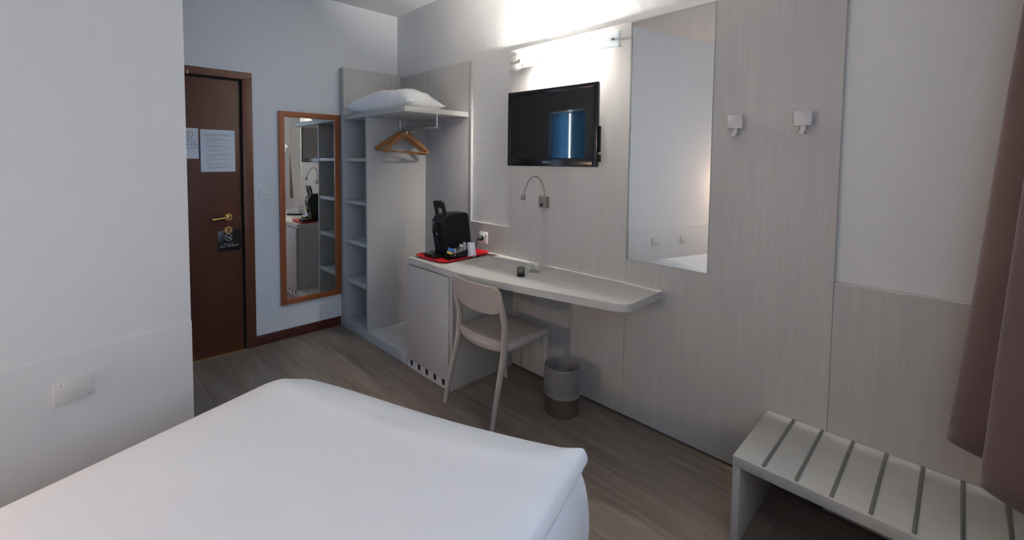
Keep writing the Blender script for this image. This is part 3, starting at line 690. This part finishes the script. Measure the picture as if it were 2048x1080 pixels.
# ------------------------------------------------------------------ coat hooks
def coat_hook(x, label):
    t = thing('coat_hook', label, 'hook', (x, -.02, 1.565), 'square metal coat hooks')
    mk('square_plate', B(x-.030, x+.030, -.034, -.026, 1.603, 1.664, bev=.001), 'alu', t)
    mk('mount', B(x-.016, x+.016, -.027, -.0005, 1.612, 1.655), 'alu', t)
    bm = bmesh.new(); box(bm, x-.009, x+.009, -.026, -.018, 1.572, 1.625, bev=.001); box(bm, x-.009, x+.009, -.050, -.018, 1.566, 1.580, bev=.0012); mk('peg', bm, 'alu', t)
coat_hook(2.893, 'square brushed metal coat hook nearest the tall frameless mirror')
coat_hook(3.145, 'square brushed metal coat hook farther right, nearest the white recessed wall')

# ------------------------------------------------------------------ plates on the partition
def on_left(s_, z, off=0.): p = E0+DL*s_+nL*(.0062+off); return Vector((p.x, p.y, z))
def left_matrix(s_, z):
    m_ = Matrix.Identity(4); u = Vector((-DL.x, -DL.y, 0)); n_ = Vector((nL.x, nL.y, 0)); zz = Vector((0, 0, 1))
    for i in range(3): m_[i][0] = u[i]; m_[i][1] = n_[i]; m_[i][2] = zz[i]; m_[i][3] = on_left(s_, z)[i]
    return m_
def wall_plate(s_, z, label):
    Rm = left_matrix(s_, z); loc = Rm @ Vector((0, 0, 0))
    t = thing('wall_plate', label, 'wall plate', loc, 'blank junction plates')
    bm = bmesh.new(); box(bm, -.058, .058, 0, .008, -.040, .040, bev=.0015); mk('cover', xf(bm, Rm), 'whitelow', t)
    for x, zz in ((-.035, .030), (.042, -.030)):
        bm = bmesh.new(); cyl(bm, (x, .0075, zz), (x, .0090, zz), .0028, 10); mk('screw', xf(bm, Rm), 'ink', t)
wall_plate(.405, .602, 'blank rectangular cover plate with two screws low on the left wall')
wall_plate(.86, .585, 'blank cover plate low behind the bed, seen only in the tall mirror')

# bedside lamp whose glow shows in the mirror
bs_ = thing('bedside_lamp', 'warm lit bedside wall lamp whose glow shows at the mirror edge', 'lamp', on_left(1.76, 1.05))
Rm = left_matrix(1.76, 1.12)
bm = bmesh.new(); box(bm, -.03, .03, 0.0-.006, .016, -.05, .05, bev=.003); mk('back_plate', xf(bm, Rm), 'alu', bs_)
bm = bmesh.new(); tube(bm, [(0, .01, 0), (0, .06, 0), (0, .08, .012)], .006, 12); mk('arm', xf(bm, Rm), 'alu', bs_)
bm = bmesh.new(); lathe(bm, 0, .085, [(.030, .012), (.034, .03), (.034, .10), (.026, .115)], 24, True, True); mk('lit_shade', xf(bm, Rm), 'warm', bs_)

# ------------------------------------------------------------------ chair (one-piece polypropylene)
ch = thing('desk_chair', 'taupe plastic chair with curved open back pushed under the desk', 'chair', (1.79, -.40, 0))
SZ = .452; XC = 1.785
# seat: thick curved shell
bm = bmesh.new(); nu, nv = 22, 20; G = {}
def seat_pt(u, v, top):
    hw = .188+.006*v; e = abs(v)
    x = XC+u*hw*(1-.05*max(0, v)**6); y = -.375+v*.200+(.012*(1-u*u) if v > 0 else -.020*(1-u*u))*e**3
    dip = -.010*(1-u*u)*(1-.5*v*v); roll = -.014*max(0, v)**5
    z = SZ+dip+roll+(0.012*max(0, -v)**4)
    if not top: z = SZ-.022+dip+roll
    return (x, y, z)
for t_ in (0, 1):
    for i in range(nu+1):
        for j in range(nv+1): G[(i, j, t_)] = bm.verts.new(seat_pt(-1+2*i/nu, -1+2*j/nv, t_))
for t_ in (0, 1):
    for i in range(nu):
        for j in range(nv):
            q = [G[(i, j, t_)], G[(i+1, j, t_)], G[(i+1, j+1, t_)], G[(i, j+1, t_)]]; bm.faces.new(q if t_ else q[::-1])
rim = [(i, 0) for i in range(nu)] + [(nu, j) for j in range(nv)] + [(i, nv) for i in range(nu, 0, -1)] + [(0, j) for j in range(nv, 0, -1)]
for a, b in zip(rim, rim[1:]+rim[:1]): bm.faces.new((G[(*a, 0)], G[(*b, 0)], G[(*b, 1)], G[(*a, 1)]))
bmesh.ops.bevel(bm, geom=[e for e in bm.edges if len(e.link_faces) == 2 and e.calc_face_angle(0) > 1.0], offset=.006, segments=2, affect='EDGES')
seat_o = mk('seat', bm, 'chair', ch, smooth=50)
bm = bmesh.new()     # apron under the seat: rear and sides
ap = catmull([(XC-.180, -.20, SZ-.030), (XC-.186, -.36, SZ-.032), (XC-.187, -.53, SZ-.030), (XC-.12, -.578, SZ-.036), (XC, -.594, SZ-.040), (XC+.12, -.578, SZ-.036), (XC+.187, -.53, SZ-.030), (XC+.186, -.36, SZ-.032), (XC+.180, -.20, SZ-.030)], 5)
tube(bm, ap, 0, 10, flat=[(.024, .009)]*len(ap), up=(0, 0, 1)); mk('seat_rim', bm, 'chair', ch, smooth=60)
# rear legs that run on up as the stiles of the back
for s_ in (-1, 1):
    bm = bmesh.new()
    pts = catmull([(XC+s_*.198, -.672, .0), (XC+s_*.194, -.630, .18), (XC+s_*.188, -.580, .36), (XC+s_*.186, -.567, SZ), (XC+s_*.188, -.570, .56), (XC+s_*.190, -.584, .61), (XC+s_*.191, -.596, .66), (XC+s_*.190, -.608, .71), (XC+s_*.187, -.617, .745)], 5)
    m_ = len(pts); fl = []
    for i, p in enumerate(pts):
        t_ = p.z; w_ = .013 if t_ < .02 else .013+.014*min(1, t_/.42) if t_ < .45 else .027-.006*min(1, (t_-.45)/.1); w_ *= 1-.75*max(0, (t_-.62)/.125); fl.append((w_, .011-.006*max(0, (t_-.62)/.125)))
    tube(bm, pts, 0, 14, flat=fl, up=(0, 1, 0)); mk('leg', bm, 'chair', ch, smooth=60)
for s_ in (-1, 1):
    bm = bmesh.new()
    pts = catmull([(XC+s_*.172, -.168, .0), (XC+s_*.174, -.182, .20), (XC+s_*.176, -.200, .40), (XC+s_*.176, -.205, SZ-.012)], 5)
    fl = [(.012+.012*min(1, p.z/.42), .011+.004*p.z/.42) for p in pts]
    tube(bm, pts, 0, 14, flat=fl, up=(0, 1, 0)); mk('leg', bm, 'chair', ch, smooth=60)
# backrest shell: bowed towards the rear
bm = bmesh.new(); nu, nv = 28, 12; G = {}
for t_ in (0, 1):
    for i in range(nu+1):
        for j in range(nv+1):
            u = -1+2*i/nu; v = j/nv
            zt = .772-.012*(1-u*u)*0 - .030*max(0, abs(u)-.84)/.16*max(0, abs(u)-.84)/.16
            zb = .600+.020*abs(u)**2.4+.018*max(0, abs(u)-.75)/.25
            z = zb+(zt-zb)*v; bow = -.034*(1-u*u)
            x = XC+u*(.197+.003*v); y = -.566-.055*(z-.56)/.21-.0+bow
            th = .008
            G[(i, j, t_)] = bm.verts.new((x, y+(th if t_ else -th)*.5, z))
for t_ in (0, 1):
    for i in range(nu):
        for j in range(nv):
            q = [G[(i, j, t_)], G[(i+1, j, t_)], G[(i+1, j+1, t_)], G[(i, j+1, t_)]]; bm.faces.new(q if t_ else q[::-1])
rim = [(i, 0) for i in range(nu)] + [(nu, j) for j in range(nv)] + [(i, nv) for i in range(nu, 0, -1)] + [(0, j) for j in range(nv, 0, -1)]
for a, b in zip(rim, rim[1:]+rim[:1]): bm.faces.new((G[(*a, 0)], G[(*b, 0)], G[(*b, 1)], G[(*a, 1)]))
bmesh.ops.bevel(bm, geom=[e for e in bm.edges if len(e.link_faces) == 2 and e.calc_face_angle(0) > 1.0], offset=.003, segments=2, affect='EDGES')
mk('backrest', bm, 'chair', ch, smooth=50)

# ------------------------------------------------------------------ waste bin
BX, BY = 2.100, -.215
wb = thing('waste_bin', 'round steel waste bin with a clear liner folded over its rim', 'bin', (BX, BY, 0))
bm = bmesh.new(); lathe(bm, BX, BY, [(.094, .0), (.0965, .004), (.0985, .265), (.1005, .268), (.1005, .274), (.097, .274), (.096, .262), (.093, .01), (.0, .009)], 56, True, False); mk('bin_body', bm, 'steel', wb)
bm = bmesh.new(); N_ = 72; prof = [(.060, .175), (.075, .200), (.084, .235), (.094, .270), (.099, .2775), (.1025, .274), (.1045, .25), (.1055, .20), (.1065, .150), (.1085, .128), (.1065, .116), (.1045, .120), (.1055, .132)]
rings = []
for k, (r, z) in enumerate(prof):
    rg = []
    for i in range(N_):
        a = 2*PI*i/N_; wv = noise.noise(Vector((math.cos(a)*3.2, math.sin(a)*3.2, z*14)))
        amp = .0034 if 3 < k < 9 else .010 if k < 3 else .003
        zz = z+(.010*noise.noise(Vector((math.cos(a)*2, math.sin(a)*2, 5))) if k > 7 else 0)
        rr_ = r+amp*wv; rr_ = max(rr_, .1018) if k > 4 else rr_
        rg.append(bm.verts.new((BX+rr_*math.cos(a), BY+rr_*math.sin(a), zz)))
    rings.append(rg)
for a, b in zip(rings, rings[1:]):
    for i in range(N_): bm.faces.new((a[i], a[(i+1) % N_], b[(i+1) % N_], b[i]))
mk('bin_liner', bm, 'bag', wb, smooth=80)
bm = bmesh.new(); rings = []
for k, (r, z) in enumerate([(.088, .215), (.075, .185), (.05, .17), (.02, .165)]):
    rings.append([bm.verts.new((BX+(r+.006*noise.noise(Vector((i*.5, k, 1))))*math.cos(2*PI*i/40), BY+r*math.sin(2*PI*i/40), z+.02*noise.noise(Vector((math.cos(2*PI*i/40)*2, math.sin(2*PI*i/40)*2, k))))) for i in range(40)])
for a, b in zip(rings, rings[1:]):
    for i in range(40): bm.faces.new((a[i], b[i], b[(i+1) % 40], a[(i+1) % 40]))
bm.faces.new(rings[-1]); mk('inner_bag', bm, 'dark_bag', wb, smooth=80)

# ------------------------------------------------------------------ luggage bench
lb = thing('luggage_bench', 'low pale luggage bench with grey strips across its top beneath the curtain', 'bench', (3.49, -.23, 0))
BX1 = XN-.012
mk('bench_top', B(3.059, BX1, -.458, -.002, .301, .340, bev=.0012), 'lam_b', lb)
mk('end_panel', B(3.0595, 3.0845, -.457, -.003, 0, .3008, bev=.001), 'lam', lb)
mk('end_panel', B(BX1-.025, BX1, -.457, -.003, 0, .3008, bev=.001), 'lam', lb)
for k in range(8):
    x = 3.1545+k*.0970
    bm = bmesh.new(); prism(bm, rrect(x-.0052, x+.0052, -.447, -.004, .005, 4), .3402, .3435, bev=.001); mk('metal_strip', bm, 'strip', lb)

# ------------------------------------------------------------------ curtain
hem = [(3.745, -.040), (3.675, -.046), (3.625, -.056), (3.597, -.085), (3.612, -.125), (3.668, -.165), (3.735, -.190), (3.765, -.235), (3.730, -.280), (3.678, -.312), (3.662, -.350), (3.695, -.395), (3.745, -.430), (3.785, -.415), (3.835, -.37)]
hp = catmull([(x, y, 0) for x, y in hem], 6); bm = bmesh.new(); rows_ = []; NZ = 36
for j in range(NZ+1):
    t_ = j/NZ; row = []
    for i, p in enumerate(hp):
        z = .515+(2.70-.515)*t_ ; k = t_**.9
        xx = p.x+.0725*(z-.515)*max(0, 3.86-p.x)/.27; yy = p.y*(1-.30*t_)
        xx = min(xx, XN-.02)
        xx += .006*noise.noise(Vector((p.y*6, z*1.2, 1)))*(1-k); row.append(bm.verts.new((xx, yy, z)))
    rows_.append(row)
for a, b in zip(rows_, rows_[1:]):
    for i in range(len(a)-1): bm.faces.new((a[i], a[i+1], b[i+1], b[i]))
cu = mk('curtain', bm, 'curtain', smooth=80); sm = cu.modifiers.new('thickness', 'SOLIDIFY'); sm.thickness = .0025
tag(cu, 'mauve brown pleated curtain hanging at the right over the bench', 'curtain')
cr_ = mk('curtain_rail', B(XN-.10, XN-.04, WY0-.2, -.03, 2.705, 2.73, bev=.003), 'white'); tag(cr_, 'white curtain rail fixed under the ceiling along the window wall', 'curtain rail')

# ------------------------------------------------------------------ bed and duvet
A_ = Vector((1.700, -1.640, .560)); Bc = Vector((2.862, -1.175, .606))
dR = Vector((.259, -.966, 0)); dLf = Vector((.288, -.958, 0))
LEN = 2.0
Cc = Bc+dR*LEN; Cc.z = .56; Dc = A_+dLf*(LEN+.2); Dc.z = .56
def fw(t):      # foot edge, bowed
    p = A_.lerp(Bc, t); 
    sag = 4*t*(1-t)
    n_ = Vector((-(Bc-A_).y, (Bc-A_).x, 0)).normalized()
    p += n_*(.030*sag*(1-.3*t)); p.z = .560+.046*t**6+.0*sag; p.z += .004*math.sin(t*9)
    return p
bm = bmesh.new(); NU, NV = 70, 90
def inset(t): return t
def top_pt(u, v):
    f = fw(u); hd = Dc.lerp(Cc, u); e = f.lerp(hd, v)
    # puffed surface
    du = min(u, 1-u); dv = v
    rim = min(1, min(du/.09, dv/.055))
    puff = .030*(1-(1-rim)**2.2)
    wr = .006*noise.noise(Vector((u*3, v*4, 0)))+.003*noise.noise(Vector((u*9, v*11, 3)))
    ridge = .006*math.exp(-((v-.045-.03*math.sin(u*3))/.018)**2)
    e = Vector(e); e.z += puff*.9-.03+wr*rim+ridge*rim; 
    # corner rounding at the far foot corner
    return e
def rc(u, v):
    # pull corners in slightly for a rounded outline
    cu_ = max(0, 1-u/.10)*max(0, 1-v/.05); cu2 = max(0, 1-(1-u)/.04)*max(0, 1-v/.02)
    return cu_, cu2
G = [[None]*(NV+1) for _ in range(NU+1)]
cen = (A_+Bc+Cc+Dc)/4
for i in range(NU+1):
    for j in range(NV+1):
        u = i/NU; v = (j/NV)**1.35; p = top_pt(u, v); c1, c2 = rc(u, v)
        q = Vector((cen.x-p.x, cen.y-p.y, 0)).normalized()
        p += q*.055*c1; p -= Vector((cen.x-p.x, cen.y-p.y, 0)).normalized()*.012*c2; p.z += .006*c2
        G[i][j] = bm.verts.new(p)
for i in range(NU):
    for j in range(NV): bm.faces.new((G[i][j], G[i+1][j], G[i+1][j+1], G[i][j+1]))
# skirt around the rim: hem band, crease, bulging drop
rimi = [(0, j) for j in range(NV, 0, -1)] + [(i, 0) for i in range(NU)] + [(NU, j) for j in range(NV+1)]
rv = [G[i][j] for i, j in rimi]; npt = len(rv)
norms = []
for k in range(npt):
    a = rv[max(0, k-1)].co; b = rv[min(npt-1, k+1)].co; d = (b-a); d.z = 0; d.normalize(); norms.append(Vector((-d.y, d.x, 0)))
for _ in range(6): norms = [((norms[max(0, k-1)]+norms[k]*2+norms[min(npt-1, k+1)]).normalized()) for k in range(npt)]
if norms[npt//2].dot(Vector((-1, 1, 0))) < 0: norms = [-x for x in norms]
prev = rv
for dz, off in ((-.008, .006), (-.024, .012), (-.042, .016), (-.056, .014), (-.064, .002), (-.070, .000), (-.080, .010), (-.12, .026), (-.18, .036), (-.25, .038), (-.33, .032), (-.40, .020)):
    cur = []
    for k in range(npt):
        i, j = rimi[k]; b_ = rv[k].co; a_ = noise.noise(Vector((k*.11, dz*9, 4)))*.0045+noise.noise(Vector((k*.55, dz*40, 7)))*.0045*(-.06 < dz < -.01)
        corner = math.exp(-((k-(NV+NU))/10.)**2)
        o_f = off+(-.012*corner if dz < -.05 else 0)
        zb = b_.z+dz-(b_.z-.585)*min(1, max(0, -dz/.1))*.6
        cur.append(bm.verts.new(Vector((b_.x, b_.y, zb))+norms[k]*(o_f+a_)))
    for k in range(npt-1): bm.faces.new((prev[k], cur[k], cur[k+1], prev[k+1]))
    prev = cur
dv_ = mk('duvet', bm, 'linen', smooth=80)
tag(dv_, 'large plain white duvet covering the bed in the foreground', 'duvet')
sd = dv_.modifiers.new('soft', 'SUBSURF'); sd.levels = 1; sd.render_levels = 1
bd = thing('bed', 'white mattress on a low bed base underneath the white duvet', 'bed', (2.6, -2.5, 0))
def inq(m_, e_=.06):
    pts = []
    a = A_+(Bc-A_).normalized()*m_+dLf*m_; b = Bc-(Bc-A_).normalized()*m_+dR*m_
    c = Cc-(Bc-A_).normalized()*m_; d = Dc+(Bc-A_).normalized()*m_
    return [(a.x, a.y), (b.x, b.y), (c.x, c.y), (d.x, d.y)]
bm = bmesh.new(); prism(bm, inq(.07), .30, .505, bev=.02); mk('mattress', bm, 'linen', bd)
bm = bmesh.new(); prism(bm, inq(.10), .10, .30, bev=.005); mk('bed_base', bm, 'base', bd)
for p in inq(.18):
    bm = bmesh.new(); cyl(bm, (p[0], p[1], 0), (p[0], p[1], .101), .025, 16); mk('leg', bm, 'base', bd)

# ------------------------------------------------------------------ light
wld = bpy.data.worlds.new('daylight'); sc.world = wld; wld.use_nodes = True
nt = wld.node_tree; bg = nt.nodes['Background']; bg.inputs[0].default_value = (.62, .79, 1.0, 1); bg.inputs[1].default_value = 2.2
def area(name, loc, rot, sx, sy, power, col, spread=None, portal=False):
    l = bpy.data.lights.new(name, 'AREA'); l.shape = 'RECTANGLE'; l.size = sx; l.size_y = sy; l.energy = power; l.color = col
    if spread: l.spread = spread
    if portal: l.cycles.is_portal = True
    o = bpy.data.objects.new(name, l); COL.objects.link(o); o.location = loc; o.rotation_euler = rot; return o
area('window_portal', (XN+.13, (WY0+WY1)/2, (WZ0+WZ1)/2), (0, math.radians(90), 0), WZ1-WZ0, WY1-WY0, 1, (1, 1, 1), portal=True)
# bathroom ceiling light behind the blue doors
pc_ = E0+DE*.4+DL*.8
area('bathroom_ceiling_light', (pc_.x, pc_.y, 2.7), (0, 0, 0), .3, .3, 17, (.92, .97, 1.0))

# ------------------------------------------------------------------ camera
cam = bpy.data.cameras.new('camera'); co = bpy.data.objects.new('camera', cam); COL.objects.link(co)
yaw, pitch, roll = 2.41360147, -5.13816325e-02, 5.73053922e-03
f = Vector((math.cos(yaw)*math.cos(pitch), math.sin(yaw)*math.cos(pitch), math.sin(pitch)))
r0 = Vector((math.sin(yaw), -math.cos(yaw), 0)); u0 = r0.cross(f)
r2 = r0*math.cos(roll)+u0*math.sin(roll); u2 = -r0*math.sin(roll)+u0*math.cos(roll)
mw = Matrix.Identity(4)
for i in range(3): mw[i][0] = r2[i]; mw[i][1] = u2[i]; mw[i][2] = -f[i]; mw[i][3] = (3.593, -2.292, 1.45)[i]
co.matrix_world = mw
cam.sensor_fit = 'HORIZONTAL'; cam.sensor_width = 36; cam.lens = 882.397/2048*36
cam.shift_x = (1024-934.18)/2048; cam.shift_y = -(540-366.354)/2048; cam.clip_start = .02
sc.camera = co
vs = sc.view_settings; vs.view_transform = 'Standard'; vs.look = 'None'; vs.gamma = 1; vs.use_curve_mapping = False; vs.exposure = 0.32
